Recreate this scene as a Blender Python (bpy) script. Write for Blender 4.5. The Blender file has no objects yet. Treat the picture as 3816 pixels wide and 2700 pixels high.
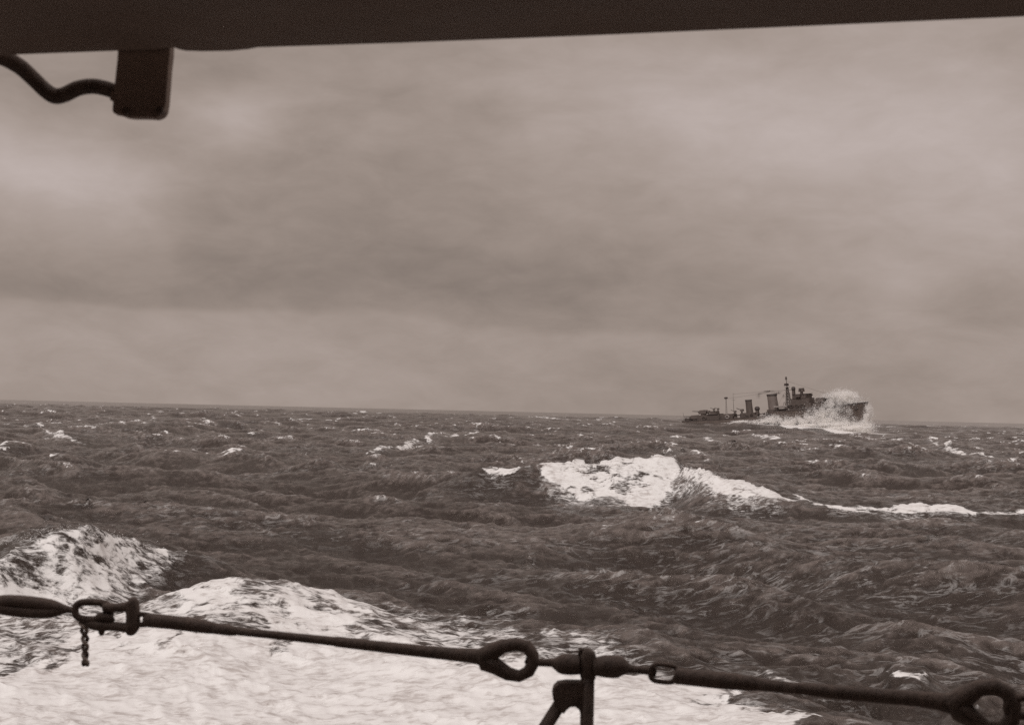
import bpy, math, random
import numpy as np
from mathutils import Vector, Matrix, Euler, noise as mnoise

# ------------------------------------------------------------------ camera
S = bpy.context.scene
C = bpy.context.collection
R = math.radians
W0, H0 = 3816.0, 2700.0
FPX = 5242.0
EYE = 8.5
PITCH = math.atan(182.0 / FPX)
ROLL = R(1.336)
cF = Vector((0, math.cos(PITCH), math.sin(PITCH)))
_R0 = Vector((1, 0, 0)); _U0 = Vector((0, -math.sin(PITCH), math.cos(PITCH)))
cR = _R0 * math.cos(ROLL) + _U0 * math.sin(ROLL)
cU = -_R0 * math.sin(ROLL) + _U0 * math.cos(ROLL)
cam_d = bpy.data.cameras.new('camera')
cam = bpy.data.objects.new('camera', cam_d); C.objects.link(cam)
cam.matrix_world = Matrix(((cR.x, cU.x, -cF.x, 0), (cR.y, cU.y, -cF.y, 0), (cR.z, cU.z, -cF.z, EYE), (0, 0, 0, 1)))
cam_d.sensor_width = 36.0
cam_d.lens = 36.0 * FPX / W0
cam_d.clip_start = 0.05; cam_d.clip_end = 90000
cam_d.dof.use_dof = True
cam_d.dof.focus_distance = 300.0
cam_d.dof.aperture_fstop = (cam_d.lens / 1000.0) / 0.0034
S.camera = cam

def ray(px, py):
    return cF + cR * ((px - W0 / 2) / FPX) + cU * ((H0 / 2 - py) / FPX)
def at(px, py, d):                      # point at axial depth d
    return Vector((0, 0, EYE)) + ray(px, py) * d
def onz(px, py, z=0.0):                 # where the line of sight meets height z
    r = ray(px, py); t = (z - EYE) / r.z
    return Vector((r.x * t, r.y * t, z))

# ------------------------------------------------------------------ world, sun, exposure
SUN_EL, SUN_AZ = R(40), R(-148)          # azimuth from +Y towards +X
S.view_settings.view_transform = 'Standard'
S.view_settings.look = 'None'
S.view_settings.exposure = 0.0
S.view_settings.gamma = 1.0
S.view_settings.use_curve_mapping = False
wd = bpy.data.worlds.new('World'); S.world = wd; wd.use_nodes = True
nt = wd.node_tree; nt.nodes.clear()
class NB:
    """tiny node builder"""
    def __init__(s, nt): s.nt = nt
    def n(s, t, **kw):
        o = s.nt.nodes.new(t)
        for k, v in kw.items():
            if k == 'inp':
                for a, b in v.items():
                    if isinstance(b, bpy.types.NodeSocket): s.nt.links.new(b, o.inputs[a])
                    else: o.inputs[a].default_value = b
            else: setattr(o, k, v)
        return o
    def m(s, op, a, b=0.0, c=None, clamp=False):
        o = s.nt.nodes.new('ShaderNodeMath'); o.operation = op; o.use_clamp = clamp
        for i, v in enumerate((a, b, c)):
            if v is None: continue
            if isinstance(v, bpy.types.NodeSocket): s.nt.links.new(v, o.inputs[i])
            else: o.inputs[i].default_value = v
        return o.outputs[0]
    def mr(s, v, a, b, c=0.0, d=1.0, smooth=True):
        o = s.nt.nodes.new('ShaderNodeMapRange'); o.interpolation_type = 'SMOOTHSTEP' if smooth else 'LINEAR'
        s.nt.links.new(v, o.inputs[0])
        for i, x in enumerate((a, b, c, d)): 
            if isinstance(x, bpy.types.NodeSocket): s.nt.links.new(x, o.inputs[i + 1])
            else: o.inputs[i + 1].default_value = x
        return o.outputs[0]
    def mapping(s, vec, loc=(0, 0, 0), rot=(0, 0, 0), sc=(1, 1, 1)):
        o = s.n('ShaderNodeMapping', inp={0: vec, 1: loc, 2: rot, 3: sc}); return o.outputs[0]
    def noise(s, vec, scale, detail=4, rough=0.55, dist=0.0, out=0, typ='FBM'):
        o = s.n('ShaderNodeTexNoise', inp={'Vector': vec, 'Scale': scale, 'Detail': detail, 'Roughness': rough, 'Distortion': dist})
        return o.outputs[out]
    def mixc(s, f, a, b):
        o = s.nt.nodes.new('ShaderNodeMix'); o.data_type = 'RGBA'
        for i, v in ((0, f), (6, a), (7, b)):
            if isinstance(v, bpy.types.NodeSocket): s.nt.links.new(v, o.inputs[i])
            else: o.inputs[i].default_value = v
        return o.outputs[2]
b = NB(nt)
sky = b.n('ShaderNodeTexSky'); sky.sky_type = 'NISHITA'; sky.sun_disc = False
sky.sun_elevation = SUN_EL; sky.sun_rotation = SUN_AZ; sky.air_density = 1.0; sky.dust_density = 3.0; sky.altitude = 10
bw = b.n('ShaderNodeRGBToBW', inp={0: sky.outputs[0]}).outputs[0]
tc = b.n('ShaderNodeTexCoord').outputs['Generated']
sx = b.n('ShaderNodeSeparateXYZ', inp={0: tc})
X, Y, Z = sx.outputs
hl = b.m('SQRT', b.m('ADD', b.m('MULTIPLY', X, X), b.m('MULTIPLY', Y, Y)))
el = b.m('ARCTAN2', Z, hl)                                  # elevation, radians
az = b.m('ARCTAN2', X, Y)                                   # azimuth from +Y, radians
# an overcast deck, seen as a layer: coordinates stretch towards the horizon
warp = b.noise(tc, 3.0, 5, 0.6)
elw = b.m('ADD', el, b.m('MULTIPLY', b.m('SUBTRACT', warp, 0.5), 0.075))
azw = b.m('ADD', az, b.m('MULTIPLY', b.m('SUBTRACT', b.noise(tc, 4.1, 4, 0.6), 0.5), 0.17))
ae = b.n('ShaderNodeCombineXYZ', inp={0: az, 1: b.m('MULTIPLY', el, 2.4), 2: 0.0}).outputs[0]
big = b.noise(ae, 4.6, 5, 0.55, 0.5)
fine = b.noise(ae, 17.0, 6, 0.62, 0.3)
val = b.m('ADD', 0.268, b.m('MULTIPLY', b.m('SUBTRACT', big, 0.5), 0.16))
val = b.m('ADD', val, b.m('MULTIPLY', b.m('SUBTRACT', fine, 0.5), 0.135))
def blob(val, caz, cel, raz, rel, amp):
    dx = b.m('DIVIDE', b.m('SUBTRACT', azw, R(caz)), R(raz)); dy = b.m('DIVIDE', b.m('SUBTRACT', elw, R(cel)), R(rel))
    d = b.m('ADD', b.m('MULTIPLY', dx, dx), b.m('MULTIPLY', dy, dy))
    return b.m('ADD', val, b.m('MULTIPLY', b.m('EXPONENT', b.m('MULTIPLY', d, -1.0)), amp))
# a few broad cloud masses (azimuth, elevation, half sizes in degrees)
for bl in [(-19.5, 9.8, 3.2, 1.9, .150), (-15.6, 9.4, 2.6, 1.2, .070), (-10.6, 11.4, 2.8, 1.2, .115), (-16, 8.0, 3.0, 1.6, .055), (9, 11.8, 10, 3.6, .125), (6, 12.2, 4, 2.0, .035), (19, 9.0, 8, 5.0, .110),
           (-8, 5.4, 13, 1.4, -.045), (-4, 8.8, 3.5, 2.6, -.030), (-17, 4.7, 6, .8, -.035), (1, 5.0, 5, 1.6, -.030), (14.8, 5.6, 2.2, 1.3, .050), (-13.5, 13.3, 3.5, 1.3, -.030), (20, 4.4, 3, .8, -.030)]:
    val = blob(val, *bl)
# cloud base: an edge about 4 degrees up on the left sinking to the right, paler below it
edge = b.m('ADD', b.m('SUBTRACT', elw, b.m('MULTIPLY', az, -0.035)), b.m('MULTIPLY', b.m('SUBTRACT', fine, 0.5), 0.008))
below = b.mr(edge, R(3.75), R(3.35), 0.0, 1.0)
lf = b.mr(az, R(20), R(-2), 0.25, 1.0)
val = b.m('ADD', val, b.m('MULTIPLY', b.m('MULTIPLY', below, lf), 0.042))
# overcast brightening towards the zenith
zen = b.m('MULTIPLY', b.mr(el, R(14), R(80), 0.0, 1.0), 0.40)
val = b.m('ADD', val, zen)
ground = b.mr(el, R(-1.0), R(0.0), 0.45, 1.0)
val = b.m('MULTIPLY', val, ground)
# share of clear-sky light through the deck, then sepia of the print
lum = b.m('ADD', b.m('MULTIPLY', val, 0.94), b.m('MULTIPLY', b.m('MINIMUM', bw, 3.0), 0.008))
tint = b.mixc(b.mr(lum, 0.24, 0.50), (1.175, 0.96, 0.84, 1), (1.12, 0.96, 0.91, 1))
colv = b.n('ShaderNodeVectorMath', operation='SCALE', inp={0: tint})
nt.links.new(b.m('MULTIPLY', lum, 10.0), colv.inputs['Scale'])
bg = b.n('ShaderNodeBackground', inp={0: colv.outputs[0], 1: 0.1})
wo = b.n('ShaderNodeOutputWorld', inp={0: bg.outputs[0]})

sl = bpy.data.lights.new('sun', 'SUN'); sl.energy = 1.5; sl.angle = R(16); sl.color = (1.0, 0.96, 0.93)
so = bpy.data.objects.new('sun', sl); C.objects.link(so)
sd = Vector((math.sin(SUN_AZ) * math.cos(SUN_EL), math.cos(SUN_AZ) * math.cos(SUN_EL), math.sin(SUN_EL)))
so.rotation_euler = sd.to_track_quat('Z', 'Y').to_euler(); so.location = (0, 0, 60)
S.cycles.max_bounces = 20; S.cycles.diffuse_bounces = 14; S.cycles.transmission_bounces = 14; S.cycles.use_denoising = False

# ------------------------------------------------------------------ tags and mesh helpers
def tag(o, label=None, cat=None, group=None, kind=None):
    if label: o['label'] = label
    if cat: o['category'] = cat
    if group: o['group'] = group
    if kind: o['kind'] = kind
    return o
def empty(name, loc, mat=None):
    o = bpy.data.objects.new(name, None); C.objects.link(o)
    if mat is not None: o.matrix_world = mat
    else: o.location = loc
    o.empty_display_size = 0.1
    return o
def mesh(name, V, Fc, m=None, parent=None, smooth=True):
    me = bpy.data.meshes.new(name); me.from_pydata([tuple(v) for v in V], [], Fc); me.update()
    if smooth: me.polygons.foreach_set('use_smooth', [True] * len(me.polygons))
    o = bpy.data.objects.new(name, me); C.objects.link(o)
    if m: me.materials.append(m)
    if parent is not None: o.parent = parent
    return o
class MB:
    def __init__(s): s.V = []; s.F = []
    def add(s, V, F):
        k = len(s.V); s.V += [Vector(v) for v in V]; s.F += [tuple(i + k for i in f) for f in F]; return s
    def box(s, lo, hi, taper=0.0, shear=0.0):
        x0, y0, z0 = lo; x1, y1, z1 = hi
        t = taper
        V = [(x0, y0, z0), (x1, y0, z0), (x1, y1, z0), (x0, y1, z0),
             (x0 + t + shear, y0 + t, z1), (x1 - t + shear, y0 + t, z1), (x1 - t + shear, y1 - t, z1), (x0 + t + shear, y1 - t, z1)]
        return s.add(V, [(0, 3, 2, 1), (4, 5, 6, 7), (0, 1, 5, 4), (1, 2, 6, 5), (2, 3, 7, 6), (3, 0, 4, 7)])
    def tube(s, pts, rad, n=10, closed=False, sq=1.0, up=None, cap=True):
        pts = [Vector(p) for p in pts]; N = len(pts)
        if not hasattr(rad, '__len__'): rad = [rad] * N
        V = []; F = []
        T0 = None; nrm = None
        for i in range(N):
            if closed: t = pts[(i + 1) % N] - pts[i - 1]
            else: t = pts[min(i + 1, N - 1)] - pts[max(i - 1, 0)]
            t.normalize()
            if nrm is None:
                a = Vector(up) if up else (Vector((0, 0, 1)) if abs(t.z) < 0.9 else Vector((1, 0, 0)))
                nrm = (a - t * a.dot(t)).normalized()
            else:
                nrm = (nrm - t * nrm.dot(t)).normalized()
            bn = t.cross(nrm)
            for k in range(n):
                a = 2 * math.pi * k / n
                V.append(pts[i] + nrm * (math.cos(a) * rad[i]) + bn * (math.sin(a) * rad[i] * sq))
        for i in range(N if closed else N - 1):
            j = (i + 1) % N
            for k in range(n):
                l = (k + 1) % n
                F.append((i * n + k, i * n + l, j * n + l, j * n + k))
        if not closed and cap:
            F.append(tuple(range(n - 1, -1, -1))); F.append(tuple(range((N - 1) * n, N * n)))
        return s.add(V, F)
    def build(s, name, m, parent=None, smooth=True):
        return mesh(name, s.V, s.F, m, parent, smooth)

# ------------------------------------------------------------------ materials (the print is a toned monochrome: greys lean brown)
def mat_paint(name, col, rough=0.6, var=0.25, scale=6.0, metal=0.0, bump=0.15, rust=0.0):
    m = bpy.data.materials.new(name); m.use_nodes = True; q = NB(m.node_tree)
    p = m.node_tree.nodes['Principled BSDF']
    co = q.n('ShaderNodeTexCoord').outputs['Object']
    n1 = q.noise(co, scale, 6, 0.6); n2 = q.noise(q.mapping(co, sc=(1, 1, 0.25)), scale * 3.3, 4, 0.6)
    f = q.m('ADD', q.m('MULTIPLY', n1, 0.6), q.m('MULTIPLY', n2, 0.4))
    f = q.mr(f, 0.3, 0.7)
    c0 = tuple(c * (1 - var) for c in col) + (1,); c1 = tuple(min(1, c * (1 + var)) for c in col) + (1,)
    c = q.mixc(f, c0, c1)
    if rust: 
        rf = q.mr(q.noise(q.mapping(co, loc=(7, 3, 1), sc=(1, 1, 0.18)), scale * 1.7, 6, 0.7), 0.58, 0.7)
        c = q.mixc(q.m('MULTIPLY', rf, rust), c, (col[0] * 0.45, col[1] * 0.36, col[2] * 0.3, 1))
    m.node_tree.links.new(c, p.inputs['Base Color'])
    p.inputs['Metallic'].default_value = metal
    m.node_tree.links.new(q.mr(n1, 0.3, 0.7, rough - 0.12, rough + 0.12), p.inputs['Roughness'])
    bu = q.n('ShaderNodeBump', inp={'Strength': bump, 'Distance': 0.02, 'Height': n2})
    m.node_tree.links.new(bu.outputs[0], p.inputs['Normal'])
    return m
M_rail = mat_paint('dark_paint', (0.18, 0.142, 0.122), 0.7, 0.3, 40, bump=0.3)
M_box = mat_paint('fitting_paint', (0.42, 0.34, 0.295), 0.85, 0.15, 12)
M_over = mat_paint('overhead_paint', (0.34, 0.275, 0.235), 0.85, 0.10, 3)
M_deck = mat_paint('deck_paint', (0.30, 0.26, 0.24), 0.8, 0.2, 3)
M_rope = mat_paint('rope', (0.75, 0.66, 0.61), 0.95, 0.4, 60, bump=0.6)
M_hull = mat_paint('hull_grey', (0.125, 0.098, 0.086), 0.55, 0.16, 0.22, rust=0.5)
M_sup = mat_paint('superstructure_grey', (0.110, 0.086, 0.076), 0.6, 0.15, 0.4)
M_fun = mat_paint('funnel_grey', (0.19, 0.155, 0.14), 0.6, 0.12, 0.4)
M_blk = mat_paint('black_fittings', (0.075, 0.059, 0.055), 0.6, 0.2, 0.5)
M_boat = mat_paint('pale_boat', (0.42, 0.38, 0.36), 0.6, 0.1, 0.6)

# ------------------------------------------------------------------ the warship's frame (needed by the sea too)
YAW, SPITCH, SROLL = R(-38.5), R(3.7), R(3.0)
SHIP_L = 110.0
stem = at(3235, 1500, 715.0)
Mrot = Matrix.Rotation(YAW, 4, 'Z') @ Matrix.Rotation(-SPITCH, 4, 'Y') @ Matrix.Rotation(SROLL, 4, 'X')
STEM_LOCAL = Vector((55.0, 0, 7.2))
MS = Matrix.Translation(stem - (Mrot @ STEM_LOCAL)) @ Mrot
MSI = MS.inverted()
def sp(zx, zy, yo=0.0):
    """local (x, z) of a spot on the ship's profile plane y=yo, given in the coordinates of the close-up drawing"""
    px = 2500 + zx / 2.869; py = 1380 + zy / 2.869
    o = MSI @ Vector((0, 0, EYE)); d = (MSI.to_3x3() @ ray(px, py))
    t = (yo - o.y) / d.y
    p = o + d * t
    return p.x, p.z

# ------------------------------------------------------------------ the sea
rng = np.random.default_rng(11)
WDIR = np.array([-0.30, -0.954])          # the seas run towards the camera and a little left
def tile(L, N, lmin, lmax, lp, spread, rms, seed, slope=2.0, wdir=WDIR):
    r = np.random.default_rng(seed)
    k1 = np.fft.fftfreq(N, L / N) * 2 * np.pi
    KX, KY = np.meshgrid(k1, k1, indexing='ij'); K = np.hypot(KX, KY); K[0, 0] = 1e-6
    lam = 2 * np.pi / K
    ca = (KX * wdir[0] + KY * wdir[1]) / K
    A = K ** -slope * np.exp(-0.6 * (lam / lp) ** 2) * np.abs(ca) ** spread * np.where(ca > 0, 1, 0.35)
    A *= (lam > lmin) * (lam < lmax); A[0, 0] = 0
    hk = A * (r.standard_normal((N, N)) + 1j * r.standard_normal((N, N)))
    h = np.fft.ifft2(hk).real; s = rms / h.std()
    hk = hk * s; h = h * s
    dx = np.fft.ifft2(1j * KX / K * hk).real; dy = np.fft.ifft2(1j * KY / K * hk).real
    div = np.fft.ifft2(-K * hk).real       # divergence of the horizontal displacement
    return L, N, [h, dx, dy, div]
def samp(t, x, y):
    L, N, A = t
    u = (x / L * N) % N; v = (y / L * N) % N
    i = np.floor(u).astype(np.int32); j = np.floor(v).astype(np.int32)
    fu = (u - i).astype(np.float32); fv = (v - j).astype(np.float32)
    i %= N; j %= N; i2 = (i + 1) % N; j2 = (j + 1) % N
    return [(a[i, j] * (1 - fu) * (1 - fv) + a[i2, j] * fu * (1 - fv) + a[i, j2] * (1 - fu) * fv + a[i2, j2] * fu * fv) for a in A]
T1 = tile(617.0, 512, 7.0, 200.0, 62.0, 3.0, 0.95, 5)
T2 = tile(911.0, 512, 9.0, 160.0, 45.0, 1.6, 0.42, 8)
T3 = tile(83.0, 512, 0.6, 9.0, 5.0, 1.8, 0.100, 21, 1.5)
T4 = tile(23.0, 256, 0.25, 2.2, 1.6, 0.8, 0.030, 33, 1.6)
T5 = tile(313.0, 512, 5.0, 30.0, 17.0, 5.0, 0.34, 61, 2.0, (-0.80, -0.60))
TN = tile(301.0, 512, 2.5, 60.0, 30.0, 0.0, 1.0, 44)      # plain noise for edges
TF = tile(37.0, 512, 0.3, 8.0, 6.0, 0.0, 1.0, 45)
# polar grid round the ship, dense where the lens looks
rows = [5.0]
while rows[-1] < 45000:
    r_ = rows[-1]
    rows.append(r_ + (0.4 if r_ < 30 else 0.0050 * r_ if r_ < 2400 else 0.035 * r_))
rows = np.array(rows)
daz = list(np.arange(-25, 25.001, 0.052))
o1 = list(np.arange(25.4, 60, 0.6)); o2 = list(np.arange(61, 180, 3.0))
azs = np.radians(np.array([-a for a in reversed(o2)] + [-a for a in reversed(o1)] + daz + o1 + o2))
NR, NA = len(rows), len(azs)
RR, AA = np.meshgrid(rows, azs, indexing='ij')
RR = RR.ravel(); AA = AA.ravel()
x = RR * np.sin(AA); y = RR * np.cos(AA)
near = np.clip((700 - RR) / 450, 0, 1); near = near * near * (3 - 2 * near)
vnear = np.clip((230 - RR) / 150, 0, 1)
farf = np.clip((9000 - RR) / 7000, 0.0, 1)
def sm(a, b_, v): 
    t = np.clip((v - a) / (b_ - a), 0, 1); return t * t * (3 - 2 * t)

a1 = samp(T1, x, y); a2 = samp(T2, x + 130, y - 77)
a5 = samp(T5, x, y); a5w = np.clip((1500 - RR) / 800, 0, 1)
a1 = [p + q_ * a5w for p, q_ in zip(a1, a5)]
idx = np.nonzero(near > 0)[0]
h3 = np.zeros_like(x); d3x = np.zeros_like(x); d3y = np.zeros_like(x); dv3 = np.zeros_like(x)
a3 = samp(T3, x[idx], y[idx]); h3[idx] = a3[0]; d3x[idx] = a3[1]; d3y[idx] = a3[2]; dv3[idx] = a3[3]
idx4 = np.nonzero(vnear > 0)[0]
h4 = np.zeros_like(x); h4[idx4] = samp(T4, x[idx4], y[idx4])[0]
nz = samp(TN, x, y); nA = nz[0]; nB = samp(TN, x * 3.1 + 50, y * 3.1)[0]
nF = np.zeros_like(x); nF[idx] = samp(TF, x[idx], y[idx])[0]
nF2 = np.zeros_like(x); nF2[idx] = samp(TF, x[idx] * 2.7 + 9, y[idx] * 2.7)[0]

damp = np.ones_like(x)        # how much of the open sea remains under a shaped crest
hadd = np.zeros_like(x)
foam = np.zeros_like(x)       # thick foam
damp = np.minimum(damp, 0.38 + 0.62 * np.maximum(sm(60, 135, RR), sm(0, 16, x - (55 - y) * 0.15)))      # the near hull makes a lee
aer = np.zeros_like(x)        # thin, lacy foam
lump = np.zeros_like(x)       # how tumbled the surface is

def ridge(pts, back, front, fw, damp_to=0.25, foamy=1.0, lumpy=1.0, pre=0.0, thin=0.0):
    """pts: (pixel x, pixel y, crest height, foam width factor): a steep crest whose foam lies down its near face"""
    P = np.array([(onz(px, py, z).x, onz(px, py, z).y) for (px, py, z, f) in pts])
    hz_ = np.array([p[2] for p in pts]); ff = np.array([p[3] for p in pts])
    a = P[0]; ex = P[-1] - P[0]; L = np.hypot(*ex); ex = ex / L; ey = np.array([ex[1], -ex[0]])      # ey points to the camera
    u = (P - a) @ ex; v = (P - a) @ ey
    o = np.argsort(u); u, v, hz_, ff = u[o], v[o], hz_[o], ff[o]
    n = 400; uu = np.linspace(u[0] - L * .5, u[-1] + L * .5, n); du = uu[1] - uu[0]
    def smooth(arr, w):
        k = max(1, int(3 * w / du)); g = np.exp(-0.5 * (np.arange(-k, k + 1) * du / w) ** 2); g /= g.sum()
        return np.convolve(np.pad(arr, k, mode='edge'), g, 'valid')
    sw = L / len(pts) * 0.45
    vs = smooth(np.interp(uu, u, v), sw); hs = smooth(np.interp(uu, u, hz_, left=0, right=0), sw * .9 + back * .12); fs_ = smooth(np.interp(uu, u, ff, left=0, right=0), sw * 0.5)
    mg = back * 3.2 + L * .25
    sel = np.nonzero((x > P[:, 0].min() - mg) & (x < P[:, 0].max() + mg) & (y > P[:, 1].min() - mg) & (y < P[:, 1].max() + mg))[0]
    X_ = x[sel] - a[0]; Y_ = y[sel] - a[1]
    U = X_ * ex[0] + Y_ * ex[1]; V = X_ * ey[0] + Y_ * ey[1]
    w1 = nB[sel]; w2 = nF[sel]
    V = V - np.interp(U, uu, vs) + w1 * 0.10 * min(front, 3.0) 
    z = np.interp(U, uu, hs) * (1 + 0.06 * w1); f = np.interp(U, uu, fs_)
    prof = np.where(V < 0, np.exp(-(np.abs(V) / back) ** 1.35), np.exp(-(np.abs(V) / front) ** 1.7) * 1.12 - 0.12 * np.exp(-((V - front * 1.8) / (front * 1.6)) ** 2) * 1.0)
    hadd[sel] += z * prof
    dd = np.exp(-(V / (back * 1.3)) ** 2) * np.clip(z / hz_.max() * 1.6, 0, 1)
    damp[sel] = np.minimum(damp[sel], 1 - (1 - damp_to) * dd)
    wv = fw * f * (1 + 0.12 * w1 + 0.08 * w2)
    fm = sm(-0.30 * front, 0.08 * front, V) * (1 - sm(wv * 0.75, wv * 1.2 + 0.01, V)) * np.clip((f - .03) * 4, 0, 1)
    fm = fm * (0.86 + 0.12 * w1 + 0.06 * w2)
    foam[sel] = np.maximum(foam[sel], fm * foamy)
    th = np.exp(-((V - wv * 0.7) / (wv * 1.3 + 0.4)) ** 2) * np.clip(f * 3, 0, 1)
    aer[sel] = np.maximum(aer[sel], th * thin)
    lump[sel] = np.maximum(lump[sel], np.clip(fm, 0, 1) * lumpy)

# the great breaker in mid distance
ridge([(1500, 1815, .9, 0), (1600, 1795, 1.2, 0), (1700, 1772, 1.9, .0), (1790, 1752, 2.5, .12), (1850, 1742, 2.75, .30), (1920, 1742, 2.84, .26), (1970, 1742, 2.88, .14), (2020, 1741, 2.92, .22), (2080, 1740, 3.0, .42), (2150, 1736, 3.14, .65), (2230, 1728, 3.4, .90),
       (2320, 1716, 3.79, 1.05), (2410, 1717, 3.81, 1.05), (2460, 1722, 3.72, .9), (2500, 1730, 3.5, .62), (2540, 1743, 3.19, .42), (2620, 1764, 2.9, .38), (2690, 1775, 2.75, .50), (2740, 1805, 2.1, .6),
       (2800, 1842, 1.3, .45), (2870, 1864, .9, .38), (2920, 1880, .6, .3), (3020, 1890, .4, .05)], 13.0, 4.6, 8.0, 0.12, foamy=.93, lumpy=.8, thin=0.95)
# long foam line to its right
ridge([(2960, 1868, .7, .25), (3050, 1884, .7, .35), (3200, 1882, .9, .6), (3350, 1881, 1.0, .85), (3500, 1882, 1.0, .85), (3600, 1896, .8, .6), (3700, 1912, .5, .3), (3900, 1912, .6, .35)],
      11, 3.5, 2.6, 0.4, foamy=.85, lumpy=.35, thin=.8)
# the curling wave at the left, close to
ridge([(-260, 2120, 1.2, 1.2), (-80, 2080, 1.8, 1.1), (40, 2022, 2.3, 1.0), (140, 1976, 2.8, .95), (250, 1960, 3.0, .9), (360, 1978, 2.65, .75), (450, 2004, 2.2, .5),
       (520, 2040, 1.7, .4), (640, 2080, 1.2, .22), (760, 2100, .9, .15), (900, 2115, .7, .05)], 6.5, 3.0, 5.0, 0.2, foamy=.62, lumpy=1.2, thin=1.0)
# smooth foam-covered hump
ridge([(480, 2290, 0.6, 0), (620, 2225, 1.1, 0), (760, 2172, 1.7, 0), (900, 2142, 2.0, 0), (1040, 2158, 1.8, 0), (1160, 2205, 1.3, 0), (1300, 2250, .9, 0), (1500, 2290, .6, 0)],
      4.2, 5.5, 0.1, 0.5)
# lesser whitecaps seen in the photograph: centre x, y, width px, crest height, foam width m
for (cx, cy, wpx, z, fw, tilt) in [(862, 1690, 150, 1.6, 2.6, 6), (1500, 1655, 260, 1.2, 2.0, -14), (1690, 1625, 170, 1.2, 2.2, -6), (2070, 1560, 190, 1.6, 5.0, 4),
        (2505, 1682, 72, 1.4, 2.2, 2), (2610, 1700, 110, 1.1, 1.2, 8), (2895, 1634, 160, 1.5, 3.0, 8), (2660, 1640, 70, 1.2, 1.8, 12), (3590, 1680, 220, 1.5, 2.2, 14),
        (3370, 1648, 110, 1.3, 2.0, 8), (860, 1618, 200, 1.3, 2.6, 0), (70, 1580, 210, 1.5, 3.2, 2), (200, 1588, 110, 1.5, 3.0, 2), (245, 1627, 150, 1.3, 2.0, 12), (25, 1648, 60, 1.4, 3, 3),
        (1348, 1533, 40, 3.6, 9.0, 0), (1150, 1690, 60, .8, .8, 3), (1420, 1745, 130, 1.0, .7, 2), (725, 1921, 90, .7, .5, 4), (1095, 1952, 90, .7, .8, 5),
        (2520, 1700, 60, .8, .8, 5), (3340, 1568, 80, 1.6, 3, 2), (3180, 1731, 70, .8, .8, 4), (3750, 1700, 60, 1.0, 1.5, 3), (2400, 2368, 110, .4, .45, 0), (2000, 2083, 30, .5, .5, 3),
        (3010, 2490, 230, .55, .55, 16), (3380, 2480, 130, .4, .7, 4), (3560, 2560, 90, .4, .4, 6), (2250, 1570, 120, 1.3, 3.0, 3),
        (3030, 1585, 60, 1.4, 2.5, 3), (560, 1560, 70, 1.6, 3.5, 2), (1120, 1560, 60, 1.6, 3.5, 2), (350, 1590, 60, 1.2, 2.5, 2), (2540, 1640, 60, 1.2, 2.2, 2), (3480, 1610, 70, 1.3, 2.5, 2)]:
    hw = wpx / 2
    d_ = onz(cx, cy, z).y
    bk = 2.2 + d_ * 0.018
    tl = math.tan(R(tilt))
    ridge([(cx - hw * 1.3, cy - hw * 1.3 * tl, z * .5, .0), (cx - hw, cy - hw * tl, z * .7, .35), (cx - hw * .45, cy - hw * .45 * tl - wpx * 0.01, z * .95, .9), (cx, cy, z, 1.0),
           (cx + hw * .5, cy + hw * .5 * tl, z * .95, .8), (cx + hw, cy + hw * tl, z * .7, .3), (cx + hw * 1.3, cy + hw * 1.3 * tl, z * .5, 0)], bk, 1.0 + d_ * .006, fw, 0.45, foamy=float(np.interp(d_, [60, 250, 500], [.52, .72, .8])), lumpy=.7, thin=.7)

# broad sheet of wake foam near the own ship: outline on the photograph laid down on the water
def inpoly(P, sel):
    X_, Y_ = x[sel], y[sel]; ins = np.zeros(X_.shape, bool); dist = np.full(X_.shape, 1e9)
    n = len(P)
    for i in range(n):
        ax, ay = P[i]; bx, by = P[(i + 1) % n]
        c = ((ay > Y_) != (by > Y_)) & (X_ < (bx - ax) * (Y_ - ay) / ((by - ay) if by != ay else 1e-9) + ax)
        ins ^= c
        ex, ey = bx - ax, by - ay; L2 = ex * ex + ey * ey
        t = np.clip(((X_ - ax) * ex + (Y_ - ay) * ey) / L2, 0, 1)
        dist = np.minimum(dist, np.hypot(X_ - ax - ex * t, Y_ - ay - ey * t))
    return np.where(ins, dist, -dist)
def sheet(pts, soft, foamv, aerv, nz_amp):
    P = [(onz(a, c, z).x, onz(a, c, z).y) for a, c, z in pts]
    sel = np.nonzero((RR < 120) & (np.abs(AA) < 1.2))[0]
    d = inpoly(P, sel) + (nB[sel] * 0.8 + nF[sel] * 0.5) * nz_amp
    w = sm(-soft, soft, d)
    foam[sel] = np.maximum(foam[sel], w * foamv); 
    aer[sel] = np.maximum(aer[sel], sm(-soft * 3.5, soft, d) * aerv)
    return
sheet([(-900, 2470, .3), (0, 2440, .3), (350, 2410, .4), (620, 2370, .5), (900, 2350, .6), (1150, 2370, .5), (1420, 2430, .2), (1700, 2475, 0), (1950, 2520, 0),
       (2250, 2530, 0), (2450, 2510, 0), (2650, 2550, 0), (2780, 2605, 0), (2900, 2680, 0), (3060, 2720, 0), (3300, 2900, 0), (3600, 3300, 0), (-900, 3300, 0)], 2.2, 1.12, 0.0, 1.0)
sheet([(560, 2330, .6), (680, 2235, 1.0), (790, 2180, 1.6), (900, 2160, 1.9), (1020, 2172, 1.7), (1120, 2215, 1.3), (1240, 2290, .6), (1400, 2400, .2), (1200, 2480, 0), (700, 2480, 0)], 2.2, 0.80, 0.0, 1.0)
sheet([(-900, 2200, .3), (0, 2190, .5), (560, 2190, .8), (700, 2150, 1.4), (900, 2120, 1.9), (1100, 2150, 1.5), (1300, 2220, .8), (1500, 2260, .3), (1900, 2350, 0), (2100, 2400, 0), (2400, 2480, 0), (2900, 2680, 0), (3100, 2760, 0), (2600, 3000, 0), (-900, 2800, 0)], 1.8, 0.0, 0.95, 1.3)

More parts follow.
